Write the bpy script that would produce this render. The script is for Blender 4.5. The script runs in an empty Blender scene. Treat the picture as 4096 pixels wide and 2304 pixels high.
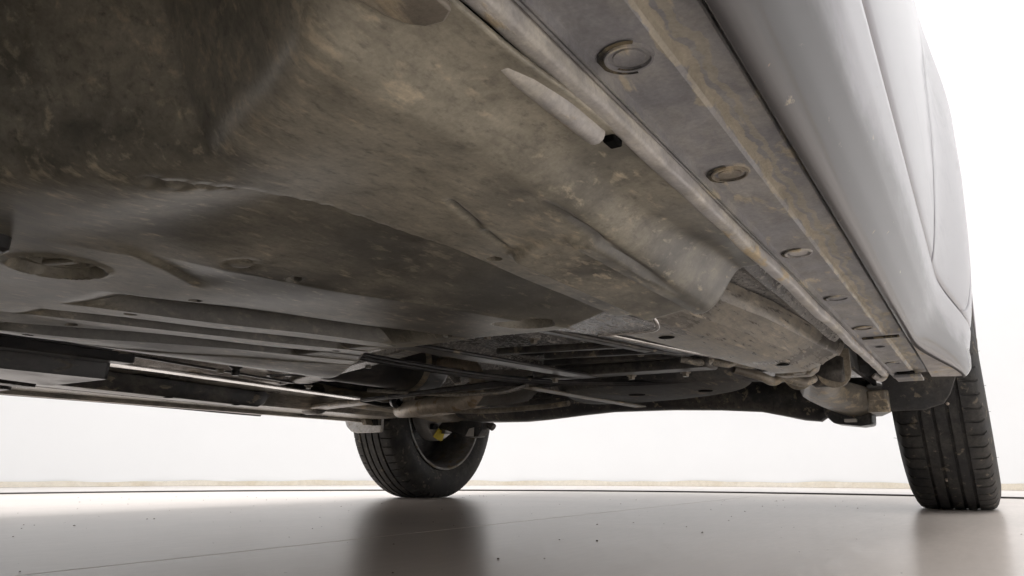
import bpy, math, random
import numpy as np
from mathutils import Vector
random.seed(7); rng = np.random.default_rng(7)
S = bpy.context.scene
COL = S.collection
R = math.radians

# ------------------------------------------------------------------ camera
cam = bpy.data.cameras.new('camera'); camo = bpy.data.objects.new('camera', cam); COL.objects.link(camo)
camo.location = (.83, 0, .09)
camo.rotation_euler = (R(90 + 13.73), 0, R(31.63))
cam.sensor_width = 36; cam.lens = 26.37; cam.clip_start = .01; cam.clip_end = 60
S.camera = camo

# ------------------------------------------------------------------ light of the photo booth
w = bpy.data.worlds.new('World'); S.world = w; w.use_nodes = True
w.node_tree.nodes['Background'].inputs[0].default_value = (1, .985, .96, 1)
w.node_tree.nodes['Background'].inputs[1].default_value = .15
def area(name, loc, size, power, col=(1, .99, .985), rot=(0, 0, 0), shape='DISK', sy=None):
    l = bpy.data.lights.new(name, 'AREA'); l.shape = shape; l.size = size; l.energy = power; l.color = col
    if sy: l.size_y = sy
    o = bpy.data.objects.new(name, l); COL.objects.link(o); o.location = loc; o.rotation_euler = rot
    return o
area('ceiling_softbox', (-.1, 2.1, 3.3), 4.8, 268)
S.view_settings.view_transform = 'Standard'; S.view_settings.look = 'None'
S.view_settings.exposure = 0; S.view_settings.gamma = 1

# ------------------------------------------------------------------ materials
def nt_new(name):
    m = bpy.data.materials.new(name); m.use_nodes = True
    nt = m.node_tree; b = nt.nodes['Principled BSDF']
    return m, nt, b
def N(nt, t, **kw):
    n = nt.nodes.new(t)
    for k, v in kw.items():
        if k.startswith('i_'):
            n.inputs[k[2:].replace('_', ' ')].default_value = v
        else: setattr(n, k, v)
    return n
def ramp(nt, src, a, b, smooth=True):
    r = N(nt, 'ShaderNodeMapRange'); r.interpolation_type = 'SMOOTHSTEP' if smooth else 'LINEAR'
    r.inputs['From Min'].default_value = a; r.inputs['From Max'].default_value = b
    nt.links.new(src, r.inputs['Value']); return r.outputs[0]
def mixc(nt, fac, a, b):
    x = N(nt, 'ShaderNodeMix', data_type='RGBA')
    for sock, val in ((x.inputs[0], fac), (x.inputs[6], a), (x.inputs[7], b)):
        if hasattr(val, 'is_output'): nt.links.new(val, sock)
        elif isinstance(val, (int, float)): sock.default_value = val
        else: sock.default_value = (*val, 1)
    return x.outputs[2]
def noise(nt, vec, scale, detail=4, rough=.55, dist=0):
    n = N(nt, 'ShaderNodeTexNoise'); n.inputs['Scale'].default_value = scale
    n.inputs['Detail'].default_value = detail; n.inputs['Roughness'].default_value = rough
    n.inputs['Distortion'].default_value = dist
    nt.links.new(vec, n.inputs['Vector']); return n.outputs[0]
def coords(nt, scale=(1, 1, 1), rot=(0, 0, 0), kind='Object'):
    t = N(nt, 'ShaderNodeTexCoord'); mp = N(nt, 'ShaderNodeMapping')
    mp.inputs['Scale'].default_value = scale; mp.inputs['Rotation'].default_value = rot
    nt.links.new(t.outputs[kind], mp.inputs['Vector']); return mp.outputs[0]
def dirty(name, base, dust, mud, rough=.55, metal=0., spec=.5, dust_lo=.40, dust_hi=.62, mud_lo=.56, mud_hi=.62,
          big=7, fine=90, stretch=(1, .3, 1), bump=.15, bump_d=.002, rot=(0, 0, 0), dust_rough=.75, blotch=.25, blotch_scale=55, band=None, bare_and_shade=None, grain=(.25, .6)):
    """clean surface 'base', a dust film in large patches and mud splashes in small streaks"""
    m, nt, b = nt_new(name)
    st = coords(nt, stretch, rot); iso = coords(nt)
    d = ramp(nt, noise(nt, iso, big, 5, .6, .3), dust_lo, dust_hi)
    d2 = noise(nt, st, fine * 1.7, 5, .65)
    f = N(nt, 'ShaderNodeMath', operation='MULTIPLY'); nt.links.new(d, f.inputs[0])
    nt.links.new(ramp(nt, d2, *grain), f.inputs[1])
    if bare_and_shade:      # dust-free strips plus shade painted into channels and crevices, stored on the mesh
        at = N(nt, 'ShaderNodeAttribute', attribute_name=bare_and_shade)
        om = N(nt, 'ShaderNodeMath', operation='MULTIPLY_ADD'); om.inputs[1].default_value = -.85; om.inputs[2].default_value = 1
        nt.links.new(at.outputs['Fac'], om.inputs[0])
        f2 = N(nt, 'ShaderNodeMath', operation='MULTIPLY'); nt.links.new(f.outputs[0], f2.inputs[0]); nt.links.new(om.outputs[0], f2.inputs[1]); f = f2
    c = mixc(nt, f.outputs[0], base, dust)
    mu = noise(nt, st, fine, 6, .6, .2); pat = noise(nt, iso, big * 1.6, 3, .5)
    a = N(nt, 'ShaderNodeMath', operation='ADD'); nt.links.new(mu, a.inputs[0])
    p2 = N(nt, 'ShaderNodeMath', operation='MULTIPLY_ADD'); p2.inputs[1].default_value = .35; p2.inputs[2].default_value = -.175
    nt.links.new(pat, p2.inputs[0]); nt.links.new(p2.outputs[0], a.inputs[1])
    mk = ramp(nt, a.outputs[0], mud_lo, mud_hi)
    if bare_and_shade:
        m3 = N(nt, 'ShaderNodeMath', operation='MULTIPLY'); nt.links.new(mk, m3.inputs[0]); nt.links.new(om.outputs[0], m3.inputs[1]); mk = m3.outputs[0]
    c = mixc(nt, mk, c, mud)
    if band:
        # dried mud that collects along a pressed edge: (x centre, half width) in object space
        tcb = N(nt, 'ShaderNodeTexCoord'); sx = N(nt, 'ShaderNodeSeparateXYZ'); nt.links.new(tcb.outputs['Object'], sx.inputs[0])
        for xb, hw, wob, col in band:
            wv = noise(nt, coords(nt, (1, .5, 1)), 38 + 400 * hw, 5, .6)
            o1 = N(nt, 'ShaderNodeMath', operation='MULTIPLY_ADD'); o1.inputs[1].default_value = wob; o1.inputs[2].default_value = -.5 * wob - xb
            nt.links.new(wv, o1.inputs[0])
            o2 = N(nt, 'ShaderNodeMath', operation='ADD'); nt.links.new(sx.outputs[0], o2.inputs[0]); nt.links.new(o1.outputs[0], o2.inputs[1])
            o3 = N(nt, 'ShaderNodeMath', operation='ABSOLUTE'); nt.links.new(o2.outputs[0], o3.inputs[0])
            c = mixc(nt, ramp(nt, o3.outputs[0], hw, hw * .72), c, col)
    g = noise(nt, iso, 420, 3, .7)
    bl = N(nt, 'ShaderNodeMapRange'); bl.inputs['From Min'].default_value = .3; bl.inputs['From Max'].default_value = .7
    bl.inputs['To Min'].default_value = 1 - blotch; bl.inputs['To Max'].default_value = 1 + blotch
    nt.links.new(noise(nt, coords(nt, (1, .55, 1)), blotch_scale, 5, .65, .4), bl.inputs['Value'])
    bmul = N(nt, 'ShaderNodeHueSaturation'); nt.links.new(c, bmul.inputs['Color']); nt.links.new(bl.outputs[0], bmul.inputs['Value']); c = bmul.outputs[0]
    hsv = N(nt, 'ShaderNodeHueSaturation'); nt.links.new(c, hsv.inputs['Color'])
    nt.links.new(ramp(nt, g, .1, .9, False), hsv.inputs['Value'])
    mv = N(nt, 'ShaderNodeMapRange'); mv.inputs['To Min'].default_value = .72; mv.inputs['To Max'].default_value = 1.28
    nt.links.new(g, mv.inputs['Value']); nt.links.new(mv.outputs[0], hsv.inputs['Value'])
    nt.links.new(hsv.outputs[0], b.inputs['Base Color'])
    mx = N(nt, 'ShaderNodeMath', operation='MAXIMUM'); nt.links.new(f.outputs[0], mx.inputs[0]); nt.links.new(mk, mx.inputs[1])
    rr = N(nt, 'ShaderNodeMapRange'); rr.inputs['To Min'].default_value = rough; rr.inputs['To Max'].default_value = dust_rough
    nt.links.new(mx.outputs[0], rr.inputs['Value']); nt.links.new(rr.outputs[0], b.inputs['Roughness'])
    b.inputs['Metallic'].default_value = metal; b.inputs['Specular IOR Level'].default_value = spec
    if bump:
        h = N(nt, 'ShaderNodeMath', operation='MULTIPLY_ADD'); h.inputs[1].default_value = .5
        nt.links.new(g, h.inputs[0]); nt.links.new(mk, h.inputs[2])
        bp = N(nt, 'ShaderNodeBump'); bp.inputs['Strength'].default_value = bump; bp.inputs['Distance'].default_value = bump_d
        nt.links.new(h.outputs[0], bp.inputs['Height']); nt.links.new(bp.outputs[0], b.inputs['Normal'])
    return m
def plain(name, col, rough=.6, metal=0, spec=.5, var=.15, scale=40, bump=0):
    m, nt, b = nt_new(name); v = coords(nt)
    n = noise(nt, v, scale, 5, .65)
    lo = tuple(max(0, c * (1 - var)) for c in col); hi = tuple(min(1, c * (1 + var)) for c in col)
    nt.links.new(mixc(nt, n, lo, hi), b.inputs['Base Color'])
    b.inputs['Roughness'].default_value = rough; b.inputs['Metallic'].default_value = metal
    b.inputs['Specular IOR Level'].default_value = spec
    if bump:
        bp = N(nt, 'ShaderNodeBump'); bp.inputs['Strength'].default_value = bump; bp.inputs['Distance'].default_value = .002
        nt.links.new(noise(nt, v, scale * 6, 4, .7), bp.inputs['Height']); nt.links.new(bp.outputs[0], b.inputs['Normal'])
    return m

M = {}
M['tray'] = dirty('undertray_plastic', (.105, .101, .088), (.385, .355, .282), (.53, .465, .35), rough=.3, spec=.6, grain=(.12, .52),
                  dust_lo=.32, dust_hi=.62, mud_lo=.55, mud_hi=.72, big=7, fine=150, stretch=(1, .4, 1), bump=.04, dust_rough=.33, blotch=.32, blotch_scale=60, bare_and_shade='bare_and_shade')
M['sill'] = dirty('sill_paint', (.26, .26, .275), (.40, .385, .36), (.50, .45, .36), rough=.35, metal=.0, dust_lo=.35, dust_hi=.7,
                  mud_lo=.58, mud_hi=.66, big=16, fine=60, stretch=(1, .35, 1), bump=.12,
                  band=[(.8155, .0028, .022, (.43, .39, .315)), (.8225, .0024, .030, (.38, .355, .30))])
M['flange'] = dirty('flange_sealed_steel', (.50, .485, .48), (.62, .59, .53), (.62, .52, .36), rough=.38, big=18, fine=60,
                    mud_lo=.58, mud_hi=.68, bump=.2)
M['floor_pan'] = dirty('undercoated_floor', (.17, .17, .175), (.40, .385, .365), (.62, .6, .57), rough=.2, dust_lo=.35, dust_hi=.6,
                       mud_lo=.54, mud_hi=.60, big=5, fine=170, stretch=(1, .5, 1), bump=.5, dust_rough=.4)
M['rail'] = dirty('primed_rail_steel', (.19, .18, .165), (.46, .42, .35), (.54, .48, .39), rough=.24, dust_lo=.3, dust_hi=.6,
                  mud_lo=.6, mud_hi=.68, big=6, fine=120, stretch=(1, .12, 1), bump=.1, dust_rough=.4)
M['black_plastic'] = dirty('black_plastic', (.022, .022, .025), (.08, .075, .07), (.16, .14, .11), rough=.28, dust_rough=.4, mud_lo=.62, mud_hi=.7, fine=60, bump=.08)
M['dark_steel'] = dirty('dark_chassis_steel', (.05, .05, .052), (.14, .13, .115), (.28, .24, .18), rough=.28, dust_rough=.4, metal=.1, mud_lo=.6, mud_hi=.68,
                        big=9, fine=60, bump=.15)
M['muddy_steel'] = dirty('muddy_chassis_steel', (.22, .195, .16), (.42, .37, .29), (.5, .42, .3), rough=.3, dust_rough=.42, mud_lo=.54, mud_hi=.64, big=9, fine=60, bump=.2)
M['alu'] = dirty('aluminium_shield', (.86, .84, .82), (.70, .66, .6), (.5, .44, .35), rough=.2, metal=.8, dust_rough=.3, dust_lo=.45, dust_hi=.75,
                 mud_lo=.64, mud_hi=.72, fine=50, bump=.1)
M['foil'] = dirty('dimpled_foil', (.92, .9, .87), (.85, .82, .77), (.7, .64, .55), rough=.3, metal=.1, dust_rough=.4, mud_lo=.66, mud_hi=.75, fine=50, bump=0, blotch=.1)
M['exhaust'] = dirty('stained_exhaust_steel', (.5, .43, .34), (.4, .34, .26), (.38, .29, .19), rough=.36, metal=.3, fine=50, bump=.1)
M['guard'] = dirty('wheel_arch_liner', (.05, .05, .052), (.12, .113, .102), (.22, .19, .145), rough=.6, mud_lo=.58, mud_hi=.68, fine=60, bump=.2)
M['greyplastic'] = dirty('grey_mud_flap', (.62, .62, .62), (.55, .52, .46), (.45, .38, .28), rough=.6, mud_lo=.62, mud_hi=.72, fine=60, bump=.1)
M['rubber'] = dirty('tyre_rubber', (.028, .028, .029), (.07, .066, .06), (.16, .14, .11), rough=.55, spec=.3, dust_lo=.35, dust_hi=.65,
                    mud_lo=.60, mud_hi=.7, big=12, fine=50, stretch=(1, 1, 1), bump=.3)
M['rim'] = dirty('rim_steel', (.22, .22, .22), (.26, .24, .21), (.28, .23, .17), rough=.4, metal=.5, fine=40, bump=.1)
M['rimlip'] = dirty('rim_lip_steel', (.30, .30, .29), (.3, .28, .25), (.28, .24, .18), rough=.35, metal=.4, fine=40, bump=.05)
M['drum'] = plain('brake_backing', (.70, .68, .66), .5, .3, var=.25, scale=60)
M['yellow'] = plain('yellow_paint_mark', (.75, .58, .03), .5, var=.1)
M['hole'] = plain('hole_inside', (.004, .004, .004), .9, spec=.1)
M['tag'] = plain('white_tag', (.6, .58, .54), .5)
M['grit'] = plain('floor_grit', (.13, .09, .07), .9, var=.4)
M['rock'] = plain('road_grit', (.5, .42, .36), .8, var=.4)
M['glass'] = plain('window_glass', (.02, .022, .024), .05)
M['seal'] = dirty('dirty_seam', (.012, .012, .011), (.04, .036, .03), (.16, .13, .08), rough=.8, mud_lo=.5, mud_hi=.6, fine=60)

# silver paint with road film that thickens in streaks near the sill
m, nt, b = nt_new('silver_paint'); M['paint'] = m
iso = coords(nt); st = coords(nt, (1, .12, .5))
tc = N(nt, 'ShaderNodeTexCoord'); sep = N(nt, 'ShaderNodeSeparateXYZ'); nt.links.new(tc.outputs['Object'], sep.inputs[0])
lowz = ramp(nt, sep.outputs[2], .325, .256)
n1 = noise(nt, st, 22, 6, .6, .4)
ad = N(nt, 'ShaderNodeMath', operation='MULTIPLY_ADD'); ad.inputs[1].default_value = .55; nt.links.new(lowz, ad.inputs[0]); nt.links.new(n1, ad.inputs[2])
film = ramp(nt, ad.outputs[0], .5, .95)
c = mixc(nt, film, (.29, .285, .32), (.08, .078, .083))
tan = N(nt, 'ShaderNodeMath', operation='MULTIPLY'); nt.links.new(ramp(nt, noise(nt, coords(nt, (1, .45, 1)), 90, 4, .6), .68, .76), tan.inputs[0]); nt.links.new(film, tan.inputs[1])
c = mixc(nt, tan.outputs[0], c, (.30, .26, .2))
sp = ramp(nt, noise(nt, iso, 130, 2, .5), .74, .78)
c = mixc(nt, sp, c, (.22, .16, .12))
nt.links.new(c, b.inputs['Base Color'])
rr = N(nt, 'ShaderNodeMapRange'); rr.inputs['To Min'].default_value = .42; rr.inputs['To Max'].default_value = .6
nt.links.new(film, rr.inputs['Value']); nt.links.new(rr.outputs[0], b.inputs['Roughness'])
b.inputs['Metallic'].default_value = .2; b.inputs['Coat Weight'].default_value = .6; b.inputs['Coat Roughness'].default_value = .04

# floor paint: warm grey, satin, worn in wide arcs
def floor_mat(name, col):
    m, nt, b = nt_new(name); iso = coords(nt)
    tc = N(nt, 'ShaderNodeTexCoord')
    big = noise(nt, iso, 2.2, 4, .55, .6); fine = noise(nt, iso, 60, 5, .65)
    c = mixc(nt, ramp(nt, big, .3, .7), tuple(x * .92 for x in col), tuple(x * 1.05 for x in col))
    c = mixc(nt, ramp(nt, fine, .2, .8), c, tuple(x * .95 for x in col))
    spk = ramp(nt, noise(nt, iso, 75, 2, .5), .77, .80)
    c = mixc(nt, spk, c, (.12, .08, .06))
    nt.links.new(c, b.inputs['Base Color'])
    scr = noise(nt, coords(nt, (6, 1, 1), (0, 0, .6)), 14, 5, .7)
    rr = N(nt, 'ShaderNodeMapRange'); rr.inputs['From Min'].default_value = .3; rr.inputs['From Max'].default_value = .7
    rr.inputs['To Min'].default_value = .235; rr.inputs['To Max'].default_value = .27
    nt.links.new(scr, rr.inputs['Value']); nt.links.new(rr.outputs[0], b.inputs['Roughness'])
    b.inputs['Specular IOR Level'].default_value = .5
    return m
M['turntable'] = floor_mat('turntable_paint', (.87, .785, .72))
M['booth_floor'] = floor_mat('booth_floor_paint', (.70, .66, .63))
M['wall'] = plain('booth_wall_white', (.83, .835, .84), .85, spec=.2, var=.02, scale=3)
M['hem'] = dirty('wall_hem', (.74, .69, .60), (.66, .59, .47), (.58, .5, .38), rough=.8, mud_lo=.6, mud_hi=.8, big=2, fine=5, blotch=.08, stretch=(1, 1, 1), bump=0)
M['gap'] = plain('floor_gap', (.07, .065, .06), .9, spec=.1)

# ------------------------------------------------------------------ mesh helpers
CO = Vector((-.07, .9, 0))            # the car's base point; all part coordinates below are in booth coordinates
def link(name, me, mat, parent=None, origin=(0, 0, 0), smooth=True):
    o = bpy.data.objects.new(name, me); COL.objects.link(o)
    me.materials.clear(); me.materials.append(mat)
    if smooth:
        me.polygons.foreach_set('use_smooth', [True] * len(me.polygons)); 
    o.parent = parent
    return o
def wpos(o):
    p = Vector((0, 0, 0))
    while o: p += o.location; o = o.parent
    return p
def mesh(name, vs, fs, mat, parent=None, smooth=False, sharp=40):
    off = wpos(parent) if parent else Vector((0, 0, 0))
    me = bpy.data.meshes.new(name)
    me.from_pydata([tuple(Vector(v) - off) for v in vs], [], [tuple(f) for f in fs]); me.validate()
    import bmesh
    bm = bmesh.new(); bm.from_mesh(me); bmesh.ops.remove_doubles(bm, verts=bm.verts, dist=1e-6)
    bmesh.ops.recalc_face_normals(bm, faces=bm.faces); bm.to_mesh(me); bm.free()
    o = link(name, me, mat, parent, smooth=smooth)
    if smooth and sharp: me.set_sharp_from_angle(angle=R(sharp))
    return o
def bevel(o, w=.003, seg=2):
    md = o.modifiers.new('bevel', 'BEVEL'); md.width = w; md.segments = seg; md.limit_method = 'ANGLE'; md.angle_limit = R(35)
    return o
def solid(o, t=.002, off=1):
    md = o.modifiers.new('thickness', 'SOLIDIFY'); md.thickness = t; md.offset = off; return o
BOXF = [(0, 1, 3, 2), (4, 6, 7, 5), (0, 4, 5, 1), (2, 3, 7, 6), (0, 2, 6, 4), (1, 5, 7, 3)]
def box(name, x0, x1, y0, y1, z0, z1, mat, parent=None, bv=.003):
    vs = [(x, y, z) for x in (x0, x1) for y in (y0, y1) for z in (z0, z1)]
    o = mesh(name, vs, BOXF, mat, parent, True, 30)
    if bv: bevel(o, bv)
    return o
def bar(name, a, b, wd, ht, mat, parent=None, wd2=None, ht2=None, bv=.002):
    """tapered rectangular bar from a to b (centre line)"""
    a, b = Vector(a), Vector(b); d = (b - a).normalized(); s = d.cross(Vector((0, 0, 1))).normalized(); u = s.cross(d)
    wd2 = wd2 or wd; ht2 = ht2 or ht; vs = []
    for p, w_, h_ in ((a, wd, ht), (b, wd2, ht2)):
        for i in (-1, 1):
            for j in (-1, 1): vs.append(p + s * i * w_ / 2 + u * j * h_ / 2)
    o = mesh(name, vs, BOXF, mat, parent, True, 30)
    if bv: bevel(o, bv)
    return o
def tube(name, pts, r, mat, parent=None, seg=14, sub=6, caps=True):
    P = [Vector(p) for p in pts]; rr = r if isinstance(r, (list, tuple)) else [r] * len(P)
    Q, q = [], []
    for i in range(len(P) - 1):
        p0 = P[max(i - 1, 0)]; p1 = P[i]; p2 = P[i + 1]; p3 = P[min(i + 2, len(P) - 1)]
        for k in range(sub):
            t = k / sub
            Q.append(.5 * ((2 * p1) + (p2 - p0) * t + (2 * p0 - 5 * p1 + 4 * p2 - p3) * t * t + (3 * p1 - p0 - 3 * p2 + p3) * t ** 3))
            q.append(rr[i] + (rr[i + 1] - rr[i]) * t)
    Q.append(P[-1]); q.append(rr[-1]); vs, fs = [], []
    up = Vector((0.13, 0.21, .97))
    for i, p in enumerate(Q):
        d = (Q[min(i + 1, len(Q) - 1)] - Q[max(i - 1, 0)]).normalized()
        s = d.cross(up).normalized(); u = s.cross(d)
        for k in range(seg):
            a = 2 * math.pi * k / seg; vs.append(p + (s * math.cos(a) + u * math.sin(a)) * q[i])
    for i in range(len(Q) - 1):
        for k in range(seg):
            fs.append((i * seg + k, i * seg + (k + 1) % seg, (i + 1) * seg + (k + 1) % seg, (i + 1) * seg + k))
    if caps: fs.append(tuple(range(seg))); fs.append(tuple(range((len(Q) - 1) * seg, len(Q) * seg)))
    return mesh(name, vs, fs, mat, parent, True, 50)
def extrude(name, prof, ys, mat, parent=None, shift=None, close=False, sharp=25):
    """profile of (x, z) points swept along y; shift(y) -> dx, dz"""
    vs, fs = [], []; n = len(prof)
    for y in ys:
        dx, dz = shift(y) if shift else (0, 0)
        for x, z in prof: vs.append((x + dx, y, z + dz))
    for i in range(len(ys) - 1):
        for k in range(n - (0 if close else 1)):
            fs.append((i * n + k, i * n + (k + 1) % n, (i + 1) * n + (k + 1) % n, (i + 1) * n + k))
    if close: fs.append(tuple(range(n))); fs.append(tuple(range((len(ys) - 1) * n, len(ys) * n)))
    return mesh(name, vs, fs, mat, parent, True, sharp)
def grid(name, X, Y, Z, mat, parent=None, sharp=35, keep=None):
    ny, nx = X.shape; off = wpos(parent) if parent else Vector((0, 0, 0))
    V = np.stack([X - off.x, Y - off.y, Z - off.z], -1).reshape(-1, 3)
    i = np.arange(ny - 1)[:, None] * nx + np.arange(nx - 1)[None]
    Fq = np.stack([i, i + 1, i + nx + 1, i + nx], -1)
    if keep is not None: Fq = Fq[keep]
    Fq = Fq.reshape(-1, 4)
    me = bpy.data.meshes.new(name); me.from_pydata(V.tolist(), [], Fq.tolist())
    o = link(name, me, mat, parent, smooth=True)
    if sharp: me.set_sharp_from_angle(angle=R(sharp))
    return o
def lathe(name, prof, c, mat, parent=None, seg=64, axis='x', sharp=35, a0=0, a1=360, close=False):
    """prof of (axial, radius)"""
    vs, fs = [], []; full = abs(a1 - a0) >= 360; m_ = seg if full else seg + 1; n = len(prof)
    for k in range(m_):
        a = R(a0 + (a1 - a0) * k / seg)
        for ax, r in prof:
            if axis == 'x': vs.append((c[0] + ax, c[1] + r * math.cos(a), c[2] + r * math.sin(a)))
            elif axis == 'z': vs.append((c[0] + r * math.cos(a), c[1] + r * math.sin(a), c[2] + ax))
            else: vs.append((c[0] + r * math.cos(a), c[1] + ax, c[2] + r * math.sin(a)))
    for k in range(seg):
        k2 = (k + 1) % m_
        for j in range(n - (0 if close else 1)):
            fs.append((k * n + j, k * n + (j + 1) % n, k2 * n + (j + 1) % n, k2 * n + j))
    return mesh(name, vs, fs, mat, parent, True, sharp)
def prism(name, poly, mat, parent, fn, t, bv=.002):
    """polygon poly mapped by fn(a, b, s) with s in 0..1 through the thickness"""
    n = len(poly); vs = [fn(a, b, 0) for a, b in poly] + [fn(a, b, 1) for a, b in poly]
    fs = [tuple(range(n)), tuple(range(n, 2 * n))] + [(i, (i + 1) % n, n + (i + 1) % n, n + i) for i in range(n)]
    o = mesh(name, vs, fs, mat, parent, True, 30)
    if bv: bevel(o, bv)
    return o
def ss(a, b, x):
    t = np.clip((x - a) / (b - a), 0, 1); return t * t * (3 - 2 * t)
def empty(name, loc, parent=None):
    o = bpy.data.objects.new(name, None); COL.objects.link(o); o.parent = parent
    o.location = Vector(loc) - (wpos(parent) if parent else Vector((0, 0, 0))); o.empty_display_size = .1
    return o

# ------------------------------------------------------------------ the booth
def disc(name, c, r0, r1, z, mat, seg=180):
    vs, fs = [], []
    for k in range(seg):
        a = 2 * math.pi * k / seg
        vs += [(c[0] + r0 * math.cos(a), c[1] + r0 * math.sin(a), z), (c[0] + r1 * math.cos(a), c[1] + r1 * math.sin(a), z)]
    for k in range(seg): k2 = (k + 1) % seg; fs.append((2 * k, 2 * k + 1, 2 * k2 + 1, 2 * k2))
    return mesh(name, vs, fs, mat)
TC = (-.07, .624); TR = 2.676; WC = (-.2, .58); WR = 3.77
# turntable deck: two halves that meet in a straight joint along x = .085
def half_deck(side):
    j = .085; pts = []
    dx = j + side * .0018 - TC[0]; h = math.sqrt(TR ** 2 - dx * dx); a = math.atan2(h, dx)
    for k in range(121):
        t = a - 2 * a * k / 120 if side > 0 else a + (2 * math.pi - 2 * a) * k / 120
        pts.append((TC[0] + TR * math.cos(t), TC[1] + TR * math.sin(t)))
    n = len(pts); vs = [(x, y, 0) for x, y in pts] + [(x, y, -.02) for x, y in pts]
    fs = [tuple(range(n))] + [(i, (i + 1) % n, n + (i + 1) % n, n + i) for i in range(n)]
    o = mesh('turntable_panel', vs, fs, M['turntable']); o['kind'] = 'structure'
    return o
half_deck(1); half_deck(-1)
o = disc('turntable_pit', TC, .001, TR + .05, -.021, M['gap']); o['kind'] = 'structure'
o = disc('floor', TC, TR + .014, 7, .006, M['booth_floor']); o['kind'] = 'structure'
o = lathe('turntable_rim', [(-.02, TR + .012), (.0055, TR + .012), (.0055, TR + .0139)], (TC[0], TC[1], 0), M['gap'], None, 180, 'z', sharp=0); o['kind'] = 'structure'
vs, fs = [], []; seg = 180
for k in range(seg):
    a = 2 * math.pi * k / seg
    for r, z in ((WR, .02), (WR, 3.0), (WR - .35, 3.35)): vs.append((WC[0] + r * math.cos(a), WC[1] + r * math.sin(a), z))
for k in range(seg):
    k2 = (k + 1) % seg
    for j in range(2): fs.append((3 * k + j, 3 * k2 + j, 3 * k2 + j + 1, 3 * k + j + 1))
o = mesh('wall', vs, fs, M['wall'], None, True, 0); o['kind'] = 'structure'
vs, fs = [], []
for k in range(720):
    a = 2 * math.pi * k / 720; r = WR - .006 - .003 * math.sin(a * 43) - .002 * math.sin(a * 97 + 1)
    top = .034 + .003 * math.sin(a * 31) + .002 * math.sin(a * 71 + 2)
    vs += [(WC[0] + r * math.cos(a), WC[1] + r * math.sin(a), .007), (WC[0] + r * math.cos(a), WC[1] + r * math.sin(a), top)]
for k in range(720): k2 = (k + 1) % 720; fs.append((2 * k, 2 * k2, 2 * k2 + 1, 2 * k + 1))
o = mesh('wall_hem', vs, fs, M['hem'], None, True, 0); o['kind'] = 'structure'

# ------------------------------------------------------------------ the car
car = empty('car', CO)
car['label'] = 'silver car seen from beneath its right sill, muddy undertray overhead'
car['category'] = 'car'

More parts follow.
